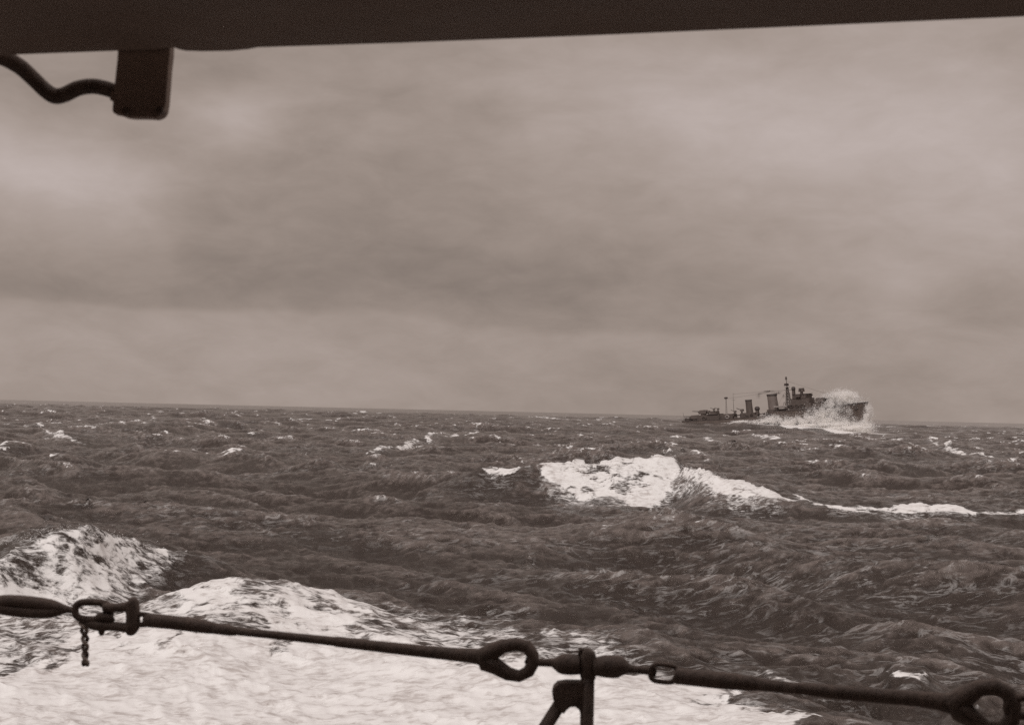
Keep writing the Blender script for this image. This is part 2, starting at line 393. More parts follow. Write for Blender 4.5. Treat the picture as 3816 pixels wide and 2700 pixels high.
# water thrown about at the warship: foam along its near side
sel = np.nonzero((RR > 560) & (RR < 900) & (np.abs(AA - math.atan2(MS.translation.x, MS.translation.y)) < 0.16))[0]
inv = np.array(MSI)
lx = inv[0, 0] * x[sel] + inv[0, 1] * y[sel] + inv[0, 3] ; ly = inv[1, 0] * x[sel] + inv[1, 1] * y[sel] + inv[1, 3]
wsh = np.exp(-(np.maximum(np.abs(lx) - 52, 0) / 25) ** 2) * np.exp(-(np.maximum(np.abs(ly) - 8, 0) / 22) ** 2)
damp[sel] = np.minimum(damp[sel], 1 - 0.8 * wsh)
SURF = np.interp(lx, [-90, -55, -20, 10, 30, 45, 58, 75, 110], [2.6, 4.6, 4.5, 4.2, 3.6, 2.6, 1.7, 1.0, 0.0])
hadd[sel] += SURF * wsh
side = -ly                                       # starboard faces the camera
fwid = np.interp(lx, [-60, -45, -20, 0, 20, 50, 58, 64], [0.0, 2.0, 3.5, 6.0, 9.0, 12.0, 9.0, 0.0]) * (1 + .3 * nA[sel])
fs = (1 - sm(fwid, fwid + 3, side - 4.5)) * (ly < 8) * (fwid > .3)
foam[sel] = np.maximum(foam[sel], fs * np.interp(lx, [-60, -40, 0, 60], [.55, .7, .95, 1]))
# open-sea whitecaps from the steepness of the waves themselves
steep = -(a1[3] * 1.0 + a2[3] * 0.9 + dv3 * 0.16 * near)
band = (RR > 150) & (RR < 2000)
thr = float(np.percentile(steep[band], 93.5)); t2 = float(np.percentile(steep[band], 97.5))
patch = sm(-0.2, 1.0, nA + .3 * nB)
wc = sm(thr, t2, steep) * patch
wc_far = np.clip((RR - 120) / 300, 0, 1)
foam = np.maximum(foam, wc * (0.35 + 0.25 * wc_far) * farf)
aer = np.maximum(aer, sm(float(np.percentile(steep[band], 80)), t2, steep) * 0.5)

CH = 1.05
# crests paler, troughs darker: foam and swell shading put into the colour
lw = a1[3] + a2[3]
rip = -(dv3 / dv3.std()) * near * 0.22 + h3 / h3.std() * near * 0.28 - lw / lw.std() * 0.62 + 0.15 * nB + 0.25 * nA
p_ = [float(np.percentile(rip[(RR > 60) & (RR < 300)], k)) for k in (25, 96)]
rip = np.clip((rip - p_[0]) / (p_[1] - p_[0]), 0, 1)
hz = (a1[0] + a2[0]) * damp + h3 * near * (1 - 0.65 * np.clip(foam, 0, 1) * vnear) + h4 * vnear
hz *= np.where(RR > 9000, 0.3, 1.0) * 1.0 + 0.0
hz += hadd
# tumbled foam has relief of its own
hz += lump * np.clip(foam, 0, 1) * (nB * 0.10 * np.clip(RR / 120, 0.5, 1.2) + nF * 0.045 * np.clip(RR / 120, .6, 1.4) + nF2 * 0.015)
hz += np.clip(foam, 0, 1) * (1 - np.clip(lump, 0, 1)) * (nF * 0.022 + nF2 * 0.02) * vnear
xx = x + (a1[1] + a2[1]) * damp * CH + d3x * near * 0.9
yy = y + (a1[2] + a2[2]) * damp * CH + d3y * near * 0.9
inner = np.clip((RR - 5) / 10, 0, 1)
hz *= 0.3 + 0.7 * inner

co = np.stack([xx, yy, hz], 1).astype(np.float32)
i = np.arange(NR - 1)[:, None]; j = np.arange(NA)[None, :]; j2 = (j + 1) % NA
quads = np.stack([i * NA + j, i * NA + j2, (i + 1) * NA + j2, (i + 1) * NA + j], -1).reshape(-1, 4).astype(np.int32)
quads = quads[:, ::-1]
me = bpy.data.meshes.new('sea')
me.vertices.add(len(co)); me.vertices.foreach_set('co', co.ravel())
me.loops.add(quads.size); me.loops.foreach_set('vertex_index', quads.ravel())
me.polygons.add(len(quads)); me.polygons.foreach_set('loop_start', np.arange(0, quads.size, 4, dtype=np.int32))
me.polygons.foreach_set('use_smooth', np.ones(len(quads), bool))
for nm, arr in (('foam', foam), ('lace', aer), ('froth_shade', rip)):
    at_ = me.attributes.new(nm, 'FLOAT', 'POINT'); at_.data.foreach_set('value', np.clip(arr, 0, 1.2).astype(np.float32))
me.update(calc_edges=True)
sea = bpy.data.objects.new('sea', me); C.objects.link(sea)
tag(sea, 'rough brown-grey sea with breaking crests and wake foam', kind='structure')

def mat_sea():
    m = bpy.data.materials.new('sea_water'); m.use_nodes = True; q = NB(m.node_tree); L = m.node_tree.links
    p = m.node_tree.nodes['Principled BSDF']; out = m.node_tree.nodes['Material Output']
    pos = q.n('ShaderNodeNewGeometry').outputs['Position']
    fo = q.n('ShaderNodeAttribute', attribute_name='foam').outputs['Fac']
    la = q.n('ShaderNodeAttribute', attribute_name='lace').outputs['Fac']
    wv = q.mapping(pos, rot=(0, 0, R(-17)), sc=(0.55, 1.0, 1.0))      # across the crests finer than along
    st = q.mapping(pos, rot=(0, 0, R(-17)), sc=(1.0, 0.22, 1.0))      # wind streaks
    n_f = q.noise(pos, 1.6, 8, 0.68, 0.6)
    n_m = q.noise(wv, 0.42, 8, 0.66, 0.8)
    n_s = q.noise(wv, 1.9, 7, 0.65, 0.5)
    n_big = q.noise(wv, 0.05, 4, 0.6)
    sk = q.mapping(pos, rot=(0, 0, R(8)), sc=(0.40, 1.25, 1.0))        # froth drawn out in streaks
    n_k = q.noise(sk, 3.6, 8, 0.70, 0.25)
    n_h = q.noise(pos, 0.55, 6, 0.62, 1.5)                              # holes and clots
    rid = q.m('ABSOLUTE', q.m('SUBTRACT', q.noise(sk, 0.8, 7, 0.62, 1.2), 0.5))
    lace = q.mr(rid, 0.05, 0.0)
    mixn = q.m('ADD', q.m('MULTIPLY', n_h, 0.55), q.m('ADD', q.m('MULTIPLY', n_f, 0.25), q.m('MULTIPLY', n_k, 0.20)))
    f1 = q.m('ADD', fo, q.m('MULTIPLY', q.m('SUBTRACT', mixn, 0.5), 3.4))
    thick = q.m('MULTIPLY', q.mr(f1, 0.36, 0.72), q.mr(fo, 0.02, 0.15))
    lo = q.m('SUBTRACT', 0.70, q.m('MULTIPLY', la, 0.30))
    f2 = q.m('MULTIPLY', q.mr(q.m('ADD', q.m('MULTIPLY', n_k, 0.70), q.m('MULTIPLY', n_h, 0.30)), lo, q.m('ADD', lo, 0.16)), 0.85)
    la0 = la; la = q.m('MAXIMUM', la, q.m('MULTIPLY', q.mr(n_big, 0.38, 0.66), 0.45))
    lo = q.m('SUBTRACT', 0.70, q.m('MULTIPLY', la, 0.30))
    f2 = q.m('MULTIPLY', q.mr(q.m('ADD', q.m('MULTIPLY', n_k, 0.70), q.m('MULTIPLY', n_h, 0.30)), lo, q.m('ADD', lo, 0.16)), q.mr(la, .3, .8, .28, .9))
    f3 = q.m('MULTIPLY', q.m('MULTIPLY', lace, la), q.mr(n_h, 0.40, 0.60, 0.0, 0.75))
    thin = q.m('MULTIPLY', q.m('MAXIMUM', f2, f3), q.mr(la, 0.03, 0.25))
    foamf = q.m('MAXIMUM', thick, thin)
    # aerated, wind-whipped water: paler dapple, with swell shading painted in
    dap = q.m('MULTIPLY', q.mr(q.m('ADD', q.m('MULTIPLY', n_s, 0.5), q.m('MULTIPLY', q.noise(pos, 2.4, 6, 0.7), 0.5)), 0.44, 0.66), q.mr(n_big, 0.30, 0.65, 0.35, 1.0))
    fr = q.n('ShaderNodeAttribute', attribute_name='froth_shade').outputs['Fac']
    dap = q.mr(q.m('ADD', q.m('MULTIPLY', fr, 0.72), q.m('MULTIPLY', q.m('SUBTRACT', q.m('ADD', q.m('MULTIPLY', n_f, 0.6), q.m('MULTIPLY', n_s, 0.4)), 0.5), 2.6)), 0.06, 1.05)
    wcol = q.mixc(dap, (0.040, 0.0300, 0.0255, 1), (0.195, 0.164, 0.151, 1))
    fcol = q.mixc(q.mr(q.m('ADD', q.m('MULTIPLY', n_k, 0.45), q.m('ADD', q.m('MULTIPLY', n_f, 0.25), q.m('MULTIPLY', n_h, 0.30))), 0.38, 0.54), (0.53, 0.495, 0.478, 1), (0.87, 0.865, 0.86, 1))
    L.new(q.mixc(foamf, wcol, fcol), p.inputs['Base Color'])
    L.new(q.mr(foamf, 0.0, 0.6, 0.14, 0.9), p.inputs['Roughness'])
    p.inputs['IOR'].default_value = 1.33
    L.new(q.mr(foamf, 0.0, 0.5, 0.60, 0.08), p.inputs['Specular IOR Level'])
    p.inputs['Specular Tint'].default_value = (1.0, 0.88, 0.80, 1)
    hgt = q.m('ADD', q.m('MULTIPLY', n_m, 0.16), q.m('ADD', q.m('MULTIPLY', n_s, 0.22), q.m('MULTIPLY', n_f, 0.12)))
    bu = q.n('ShaderNodeBump', inp={'Strength': q.mr(foamf, 0.2, 0.8, 1.0, 0.22), 'Distance': 1.0, 'Height': hgt})
    L.new(bu.outputs[0], p.inputs['Normal'])
    return m
me.materials.append(mat_sea())

# ------------------------------------------------------------------ the warship
ship = empty('warship', None, MS)
tag(ship, 'grey destroyer far off at right, pitching bow up through a burst of spray', 'warship')
HULLX = [-55, -53, -46, -36, -22, -8, 3.5, 3.6, 14, 26, 36, 44, 50, 53.5, 55]
def sheer(xl):
    if xl < 3.55: return np.interp(xl, [-55, -30, -12, 3.5], [2.6, 2.6, 3.0, 3.5])
    return np.interp(xl, [3.6, 20, 36, 48, 55], [5.5, 5.55, 5.9, 6.6, 7.2])
hb_deck = lambda xl: np.interp(xl, [-55, -53, -46, -36, -22, 4, 20, 32, 42, 50, 53.5, 55], [1.6, 3.0, 4.2, 5.0, 5.5, 5.7, 5.5, 5.0, 3.9, 2.1, 0.9, 0.06])
hb_wl = lambda xl: np.interp(xl, [-55, -53, -46, -36, -22, 4, 20, 32, 42, 49, 53.5, 55], [0.8, 2.2, 3.8, 4.8, 5.4, 5.6, 4.9, 3.6, 2.0, 0.7, 0.05, 0.04])
def build_hull():
    lv = [(-3.4, 0.25), (-2.2, 0.8), (0.0, 1.0), (0.45, None), (0.8, None), (1.0, None)]
    V = []; F = []
    n = len(lv) * 2 + 1
    for xl in HULLX:
        dk = sheer(xl); ring = []
        for s in (1, -1):
            col = []
            for k, (a, w) in enumerate(lv):
                if w is not None: z, hbv, rk = a, hb_wl(xl) * w, -2.5 * max(0, (xl - 40) / 15) * (1 - (a + 3.4) / 3.4 * .5)
                else: z = dk * a; hbv = hb_wl(xl) + (hb_deck(xl) - hb_wl(xl)) * a ** 1.5; rk = -2.0 * max(0, (xl - 40) / 15) * (1 - a) 
                col.append((xl + rk, s * hbv, z))
            ring.append(col)
        ring = ring[0][::-1] + ring[1]
        V += ring
    n = len(lv) * 2
    for i in range(len(HULLX) - 1):
        for k in range(n - 1):
            F.append((i * n + k, i * n + k + 1, (i + 1) * n + k + 1, (i + 1) * n + k))
    F.append(tuple(range(n))); F.append(tuple(reversed(range((len(HULLX) - 1) * n, len(HULLX) * n))))
    o = mesh('hull', V, F, M_hull, ship, smooth=False)
    # weather deck and forecastle deck, 3 cm inside
    Vd = []; Fd = []
    for i, xl in enumerate(HULLX):
        Vd += [(xl, hb_deck(xl) * .995, sheer(xl) - .02), (xl, -hb_deck(xl) * .995, sheer(xl) - .02)]
        if i and i != 7: Fd.append((2 * i - 2, 2 * i - 1, 2 * i + 1, 2 * i))
    mesh('deck', Vd, Fd, M_blk, ship, smooth=False)
build_hull()
# bulwark lip at the bow: dark flare edge
q = MB()
for s in (1, -1):
    pts = [(xl, s * (hb_deck(xl) + .02), sheer(xl) + 0.35) for xl in (38, 42, 46, 49, 52, 54, 55)]
    q.tube(pts, 0.38, 6)
q.build('bulwark', M_blk, ship)
q = MB()
for s in (1, -1):
    q.tube([(xl, s * (hb_deck(xl) + .03), sheer(xl) - .15) for xl in np.linspace(4, 40, 12)], 0.16, 5)
    q.tube([(xl, s * (hb_deck(xl) + .03), sheer(xl) - .12) for xl in np.linspace(-54, 3.4, 14)], 0.16, 5)
q.build('rubbing_strake', M_blk, ship)
# portholes: small dark scuttles in two rows
def disc(c, r, n=8, ax='y', t=.06):
    m_ = MB(); m_.tube([(c[0], c[1] - t, c[2]), (c[0], c[1] + t, c[2])], r, n, up=(1, 0, 0)); return m_
port0 = None
for s in (-1, 1):
    for xl in np.arange(8, 40, 3.2):
        zc = sheer(xl) - 1.6
        yb = s * (hb_wl(xl) + (hb_deck(xl) - hb_wl(xl)) * (zc / sheer(xl)) ** 1.5)
        o = disc((0, 0, 0), .28).build('porthole', M_blk, ship) if port0 is None else port0.copy()
        if port0 is None: port0 = o
        else: C.objects.link(o); o.parent = ship
        o.location = (xl, yb, zc)
# anchor under the bow
q = MB(); q.tube([(49.2, -1.9, 5.6), (49.0, -1.75, 4.2)], .22, 6); q.tube([(48.2, -2.0, 4.5), (49.0, -1.8, 4.0), (49.9, -1.6, 4.6)], .22, 6); q.build('anchor', M_blk, ship)
q = MB(); q.tube([(45.6, -.9, 7.0), (45.6, -.9, 7.9)], .75, 8, up=(1, 0, 0)); q.tube([(45.6, .9, 7.0), (45.6, .9, 7.9)], .6, 8, up=(1, 0, 0)); q.build('capstan', M_blk, ship)
# breakwater
q = MB(); q.add([(40.5, 0, 6.3), (38.5, -4, 6.2), (38.5, 4, 6.2), (40.5, 0, 7.6), (38.5, -4, 7.4), (38.5, 4, 7.4), (40.3, 0, 6.3), (38.3, -4, 6.2), (38.3, 4, 6.2), (40.3, 0, 7.6), (38.3, -4, 7.4), (38.3, 4, 7.4)],
      [(0, 1, 4, 3), (2, 0, 3, 5), (6, 9, 10, 7), (8, 11, 9, 6), (3, 4, 10, 9), (5, 3, 9, 11)]); q.build('breakwater', M_sup, ship, False)

def gun(xl, z, ang, elev, name='gun_turret'):
    """gunhouse with two barrels; ang 0 = pointing forward"""
    q = MB(); q.tube([(0, 0, -.02), (0, 0, .7)], 1.6, 14, up=(1, 0, 0))
    prof = [(-2.3, .6), (2.1, .6), (2.4, 1.5), (1.7, 2.7), (-1.6, 2.75), (-2.4, 2.1)]
    V = []; 
    for s, w in ((1, 1.75), (-1, 1.75)):
        V += [(a, s * (w - (0.35 if z_ > 2 else 0)), z_) for a, z_ in prof]
    n = len(prof)
    F = [tuple(range(n - 1, -1, -1)), tuple(range(n, 2 * n))] + [(k, (k + 1) % n, n + (k + 1) % n, n + k) for k in range(n)]
    q.add(V, F)
    g = q.build(name, M_sup, ship, False)
    bq = []
    for s in (1, -1):
        t = MB(); c, sn = math.cos(elev), math.sin(elev)
        t.tube([(1.6, s * .65, 1.9), (1.6 + 1.5 * c, s * .65, 1.9 + 1.5 * sn)], .30, 8)
        t.tube([(1.6 + 1.4 * c, s * .65, 1.9 + 1.4 * sn), (1.6 + 5.2 * c, s * .65, 1.9 + 5.2 * sn)], [.19, .13], 8)
        bo = t.build('barrel', M_blk, g)
    g.location = (xl, 0, z); g.rotation_euler = (0, 0, ang)
    return g
def bx(name, x0, x1, w, z0, z1, m=M_sup, taper=0.0, shear=0.0, parent=ship, w0=None):
    q = MB(); q.box((x0, -w if w0 is None else w0, z0), (x1, w, z1), taper, shear); return q.build(name, m, parent, False)
# guns fore and aft
gun(35.5, 6.15, 0, R(4))                 # A
bx('deckhouse', 24.6, 32.0, 3.1, 5.4, 8.4, taper=.2)
gun(29.0, 8.4, 0, R(6))                  # B
gun(-47.0, 2.75, math.pi, R(4))          # Y
bx('deckhouse', -44.2, -30, 3.0, 2.55, 5.3, taper=.15)
gun(-41.5, 5.3, math.pi, R(5))           # X
def aa(xl, yl, z, ang=0.0, sc=1.0):
    q = MB(); q.tube([(0, 0, 0), (0, 0, .9)], [.5, .35], 8, up=(1, 0, 0)); q.box((-.9, -.7, .8), (.6, .7, 1.8), .2)
    g = q.build('anti_aircraft_gun', M_sup, ship, False)
    t = MB()
    for s in (.3, -.3): t.tube([(.4, s, 1.4), (2.6, s, 2.3)], .09, 6)
    t.build('barrel', M_blk, g)
    g.location = (xl, yl, z); g.rotation_euler = (0, 0, ang); g.scale = (sc,) * 3
# after superstructure: searchlight platform, light mast with lantern
bx('platform', -37.5, -31.0, 3.4, 5.3, 5.55, M_blk); bx('deckhouse', -36.5, -32.5, 2.0, 5.55, 7.2, taper=.2)
aa(-38.3, 0, 5.55, math.pi, 1.1); aa(-33.6, -2.2, 7.2, math.pi, .8); aa(-33.6, 2.2, 7.2, math.pi, .8)
bx('deckhouse', -30, -22, 2.6, 2.6, 5.2, taper=.15)
q = MB()
for s in (-.7, .7): q.tube([(-27.2 , s, 5.1), (-26.9, s * .3, 13.6)], .10, 6, up=(1, 0, 0))
for k in range(6): 
    z = 6 + k * 1.3; q.tube([(-27.1, -.62 + k * .08, z), (-27.1, .62 - k * .08, z + .6)], .05, 4, up=(1, 0, 0))
am = q.build('after_mast', M_sup, ship)
q = MB(); q.tube([(-26.9, 0, 13.4), (-26.9, 0, 13.65), (-26.9, 0, 14.2), (-26.9, 0, 14.45)], [.5, 1.0, 1.0, .5], 10, up=(1, 0, 0)); q.build('radar_lantern', M_blk, am)
q = MB(); q.tube([(-22.6, 0, 5.1), (-22.3, 0, 16.5)], [.14, .06], 6, up=(1, 0, 0)); q.tube([(-22.4, -2.0, 12.5), (-22.4, 2.0, 12.5)], .06, 5); q.build('pole_mast', M_sup, ship)
# deck clutter: ventilators, lockers, life rafts
rc = random.Random(4)
for k, xl in enumerate([-52, -50, -39.5, -29, -26, -24.4, -21, -19.2, -13.5, -10.2, -6.6, -1.8, 0.6, 2.6]):
    for s in (-1, 1):
        zd = sheer(xl) ; yl = s * (hb_deck(xl) - rc.uniform(.7, 1.6)); hgt = rc.uniform(.9, 2.0)
        if k % 3 == 0:
            q = MB(); q.tube([(0, 0, 0), (0, 0, hgt), (.15, 0, hgt + .3), (.6, 0, hgt + .35)], [.28, .28, .34, .45], 8, up=(0, 1, 0)); o = q.build('ventilator', M_sup, ship)
        elif k % 3 == 1:
            q = MB(); q.box((-.8, -.35, 0), (.8, .35, hgt * .8), .05); o = q.build('locker', M_sup, ship, False)
        else:
            q = MB(); q.tube([(math.cos(t) * 1.2, 0, 1.0 + math.sin(t) * .75) for t in np.linspace(0, 2 * math.pi, 14)[:-1]], .24, 6, closed=True, up=(0, 1, 0)); o = q.build('life_raft', M_boat if k % 2 else M_sup, ship)
        o.location = (xl, yl, zd)
for s in (-1, 1):
    for xl in (14.0, 17.2, 20.4):
        q = MB(); q.tube([(math.cos(t) * 1.2, 0, math.sin(t) * .6) for t in np.linspace(0, 2 * math.pi, 14)[:-1]], .22, 6, closed=True, up=(0, 1, 0)); o = q.build('life_raft', M_sup, ship); o.location = (xl, s * 4.2, 7.6)
# torpedo tubes
def tubes(xl):
    q = MB(); q.tube([(0, 0, 0), (0, 0, .9)], 1.3, 12, up=(1, 0, 0)); q.box((-.8, -1.5, .8), (.9, 1.5, 2.3), .15)
    t = q.build('torpedo_mount', M_sup, ship, False)
    for k in range(5):
        e = MB(); e.tube([(-4, -1.3 + .65 * k, 1.35), (4.2, -1.3 + .65 * k, 1.35)], .30, 8); e.build('torpedo_tube', M_blk, t)
    t.location = (xl, 0, 2.85)
tubes(-17.5); tubes(-3.0)
aa(-20.5, -2.5, 5.2, math.pi, .9)
# funnels
def funnel(x0, x1, z0, z1, w, rake, capd, m):
    q = MB(); V = []; n = 16
    for z, sc in ((z0, 1.06), ((z0 + z1) / 2, 1.0), (z1, .96)):
        cx = (x0 + x1) / 2 - rake * (z - z0)
        for k in range(n):
            a = 2 * math.pi * k / n
            V.append((cx + math.cos(a) * (x1 - x0) / 2 * sc, math.sin(a) * w * sc, z))
    F = [(r_ * n + k, r_ * n + (k + 1) % n, (r_ + 1) * n + (k + 1) % n, (r_ + 1) * n + k) for r_ in range(2) for k in range(n)]
    q.add(V, F); f = q.build('funnel', m, ship)
    q = MB(); cx = (x0 + x1) / 2 - rake * (z1 - z0); V = []
    for z, sc in ((z1 - .02, .98), (z1 + .1, 1.07), (z1 + capd, 1.05), (z1 + capd, .86), (z1 - 1.2, .82)):
        for k in range(n):
            a = 2 * math.pi * k / n; V.append((cx + math.cos(a) * (x1 - x0) / 2 * sc, math.sin(a) * w * sc, z))
    F = [(r_ * n + k, r_ * n + (k + 1) % n, (r_ + 1) * n + (k + 1) % n, (r_ + 1) * n + k) for r_ in range(4) for k in range(n)]
    F.append(tuple(range(4 * n, 5 * n)))
    q.add(V, F); q.build('funnel_cap', M_blk, f)
    q = MB(); 
    for s in (-1, 1): q.tube([(cx + (x1 - x0) * .42, s * w * .5, z0), (cx + (x1 - x0) * .40, s * w * .5, z1 - .4)], .12, 6, up=(1, 0, 0))
    q.build('steam_pipe', M_sup, f)
bx('deckhouse', -17.0, -8.5, 2.7, 2.9, 5.3, taper=.1)
funnel(-14.8, -11.0, 5.2, 11.6, 1.3, .05, .7, M_sup)
aa(-16.6, -2.0, 5.3, math.pi, 1.2)
bx('searchlight_tower', -9.2, -7.4, .9, 4.2, 6.2, taper=.2)
q = MB(); q.tube([(-8.3, -.7, 7.2), (-8.3, .7, 7.2)], 1.25, 14); q.box((-9, -.6, 6), (-7.6, .6, 7)); q.build('searchlight', M_blk, ship)
bx('deckhouse', -1.2, 8.5, 3.0, 3.0, 6.4, taper=.15)
funnel(-1.2, 4.4, 6.3, 13.6, 1.9, .09, 1.0, M_fun)
# ship's boat in davits, pale
def boat(xl, s):
    prof = np.linspace(-3.8, 3.8, 9); V = []; F = []
    for p_ in prof:
        w = 1.05 * (1 - (abs(p_) / 3.9) ** 2.4) + .04; z = .25 * (abs(p_) / 3.8) ** 2
        V += [(p_, -w, 1.0 + z), (p_, -w * .8, .35 + z), (p_, 0, 0 + z * 1.6), (p_, w * .8, .35 + z), (p_, w, 1.0 + z)]
    for i_ in range(8):
        for k in range(4): F.append((i_ * 5 + k, i_ * 5 + 5 + k, i_ * 5 + 6 + k, i_ * 5 + 1 + k))
        F.append((i_ * 5 + 4, i_ * 5 + 9, i_ * 5 + 5, i_ * 5))
    o = mesh('boat', V, F, M_boat, ship, False); o.location = (xl, s * 4.9, 7.0)
    for dx in (-2.6, 2.6):
        q = MB(); q.tube([(dx, -s * .7, -1.4), (dx, -s * .7, 2.0), (dx, -s * .4, 2.7), (dx, s * .3, 2.8)], .12, 6); q.build('davit', M_sup, o)
boat(8.0, -1); boat(8.0, 1)
aa(5.6, -4.4, 5.5, 0, 1.1); aa(11.6, -4.2, 5.5, 0, 1.2)
# foremast: lattice with two platforms, radar, topmast
q = MB(); zb, zt = 6.4, 17.4; xm = 10.6
def leg(a, c, z): 
    t = (z - zb) / (zt - zb); return Vector((xm + a * (1.3 - .9 * t) - .4 * t, c * (1.3 - .95 * t), z))
for a, c in ((1, 1), (1, -1), (-1, 1), (-1, -1)): q.tube([leg(a, c, zb), leg(a, c, zt)], .17, 6, up=(1, 0, 0))
zs = np.linspace(zb, zt, 8)
for z0, z1 in zip(zs[:-1], zs[1:]):
    for (a, c), (d, e) in (((1, 1), (1, -1)), ((1, -1), (-1, -1)), ((-1, -1), (-1, 1)), ((-1, 1), (1, 1))):
        q.tube([leg(a, c, z0), leg(d, e, z1)], .09, 4, up=(1, 0, 0)); q.tube([leg(d, e, z0), leg(a, c, z1)], .09, 4, up=(1, 0, 0))
        q.tube([leg(a, c, z1), leg(d, e, z1)], .09, 4, up=(0, 0, 1))
fm = q.build('foremast', M_sup, ship)
q = MB(); q.tube([(xm - .4, 0, zt), (xm - .4, 0, zt + .25)], 1.3, 10, up=(1, 0, 0)); q.build('crows_nest', M_blk, fm)
q = MB(); q.tube([(xm - .4, 0, zt), (xm - .7, 0, zt + 5.0)], [.3, .16], 6, up=(1, 0, 0)); q.build('topmast', M_sup, fm)
q = MB(); q.box((xm - 1.2, -1.9, zt + 1.0), (xm - .2, 1.9, zt + 2.3), .15); q.build('radar_aerial', M_blk, fm, False)
q = MB(); q.box((xm - 1.1, -.35, zt + 4.2), (xm - .2, .35, zt + 5.8), .1); q.build('mast_head_aerial', M_sup, fm, False)
q = MB(); q.tube([(xm - .3, -4.2, 16.2), (xm - .3, 4.2, 16.2)], [.10, .10], 6); q.tube([(xm - .3, -3.0, 14.2), (xm - .3, 3.0, 14.2)], .10, 6); q.build('yard', M_sup, fm)
# bridge structure
bx('bridge_base', 12.5, 25.5, 4.0, 5.4, 8.8, taper=.15)
bx('bridge_middle', 13.5, 24.0, 3.4, 8.8, 11.4, taper=.1)
bx('wheelhouse', 14.6, 22.4, 3.6, 11.4, 13.6, taper=.05)
for s in (-1, 1): bx('bridge_wing', 17.0, 19.6, s * 3.6 + 1.3, 12.2, 13.4, w0=s * 3.6 - 1.3)
q = MB(); q.box((14.4, -3.9, 13.6), (23.0, 3.9, 13.75)); q.build('bridge_roof', M_blk, ship, False)
wq = None
for s in (-1, 1):
    for xl in np.arange(15.6, 22.2, 1.3):
        q = MB(); q.box((xl, s * 3.565 - .05, 12.5), (xl + .8, s * 3.565 + .05, 13.2)); q.build('bridge_window', M_blk, ship, False)
# directors
def director(xl, z, r_, h):
    q = MB(); q.tube([(0, 0, 0), (0, 0, h * .4)], r_ * .6, 10, up=(1, 0, 0)); q.box((-r_, -r_ * .9, h * .35), (r_, r_ * .9, h), .2)
    d = q.build('gun_director', M_sup, ship, False)
    t = MB(); t.tube([(0, -r_ * 1.6, h * .75), (0, r_ * 1.6, h * .75)], .22, 6); t.build('rangefinder', M_blk, d); d.location = (xl, 0, z)
    return d
director(18.4, 13.75, 1.3, 3.0)
bx('lantern_tower', 13.1, 14.5, .7, 11.4, 15.8, taper=.05)
q = MB(); q.tube([(13.8, 0, 15.8), (13.8, 0, 16.1), (13.8, 0, 17.4), (13.8, 0, 17.8)], [.8, 1.1, 1.0, .4], 10, up=(1, 0, 0)); q.build('radar_lantern', M_blk, ship)
q = MB(); q.tube([(-54.0, 0, 2.8), (-54.6, 0, 7.0)], .09, 5, up=(1, 0, 0)); q.build('ensign_staff', M_sup, ship)
for xl in (-51.5, -50.0): bx('depth_charge_rack', xl, xl + 1.1, 2.4, 2.8, 3.9, M_blk)
# guard rails and rigging
for s in (-1, 1):
    for a_, c_ in ((-53, -24), (5, 36)):
        q = MB()
        xs_ = np.arange(a_, c_, 2.0)
        for z_ in (.55, 1.05): q.tube([(v, s * (hb_deck(v) - .1), sheer(v) + z_) for v in xs_], .035, 4)
        for v in xs_: q.tube([(v, s * (hb_deck(v) - .1), sheer(v)), (v, s * (hb_deck(v) - .1), sheer(v) + 1.1)], .04, 4, up=(1, 0, 0))
        q.build('guardrail', M_blk, ship)
q = MB()
for p0, p1 in (((10.2, 0, 21.0), (46, 0, 8.0)), ((10.0, -2, 16.2), (-26.9, 0, 13.4)), ((10.0, 2, 16.2), (-22.4, 0, 15.8)), ((10.2, -.5, 17.2), (12, -5.4, 5.6)), ((10.2, .5, 17.2), (12, 5.4, 5.6)), ((10.2, 0, 17.2), (5, -5.4, 5.6))):
    q.tube([p0, p1], .035, 4)
q.build('rigging', M_blk, ship)

# ------------------------------------------------------------------ spray and funnel smoke: clouds of tiny droplets clumps
def mat_spray(name, c, tr=0.35):
    m = bpy.data.materials.new(name); m.use_nodes = True; t = m.node_tree; t.nodes.clear(); q = NB(t)
    d = q.n('ShaderNodeBsdfDiffuse', inp={0: c}); tl = q.n('ShaderNodeBsdfTranslucent', inp={0: c})
    mx = q.n('ShaderNodeMixShader', inp={0: tr, 1: d.outputs[0], 2: tl.outputs[0]})
    q.n('ShaderNodeOutputMaterial', inp={0: mx.outputs[0]}); return m
M_spray = mat_spray('white_spray', (0.97, 0.96, 0.95, 1))
M_smoke = mat_spray('thin_smoke', (0.16, 0.13, 0.115, 1))
def cloud(name, pts, size, m, seed):
    r = np.random.default_rng(seed); n = len(pts)
    s = r.uniform(size[0], size[1], n)[:, None, None]
    tri = r.standard_normal((n, 3, 3)); tri /= np.linalg.norm(tri, axis=2, keepdims=True)
    V = (pts[:, None, :] + tri * s).reshape(-1, 3)
    me = bpy.data.meshes.new(name); me.vertices.add(len(V)); me.vertices.foreach_set('co', V.astype(np.float32).ravel())
    me.loops.add(3 * n); me.loops.foreach_set('vertex_index', np.arange(3 * n, dtype=np.int32))
    me.polygons.add(n); me.polygons.foreach_set('loop_start', np.arange(0, 3 * n, 3, dtype=np.int32)); me.update(calc_edges=True)
    me.materials.append(m)
    o = bpy.data.objects.new(name, me); C.objects.link(o); return o
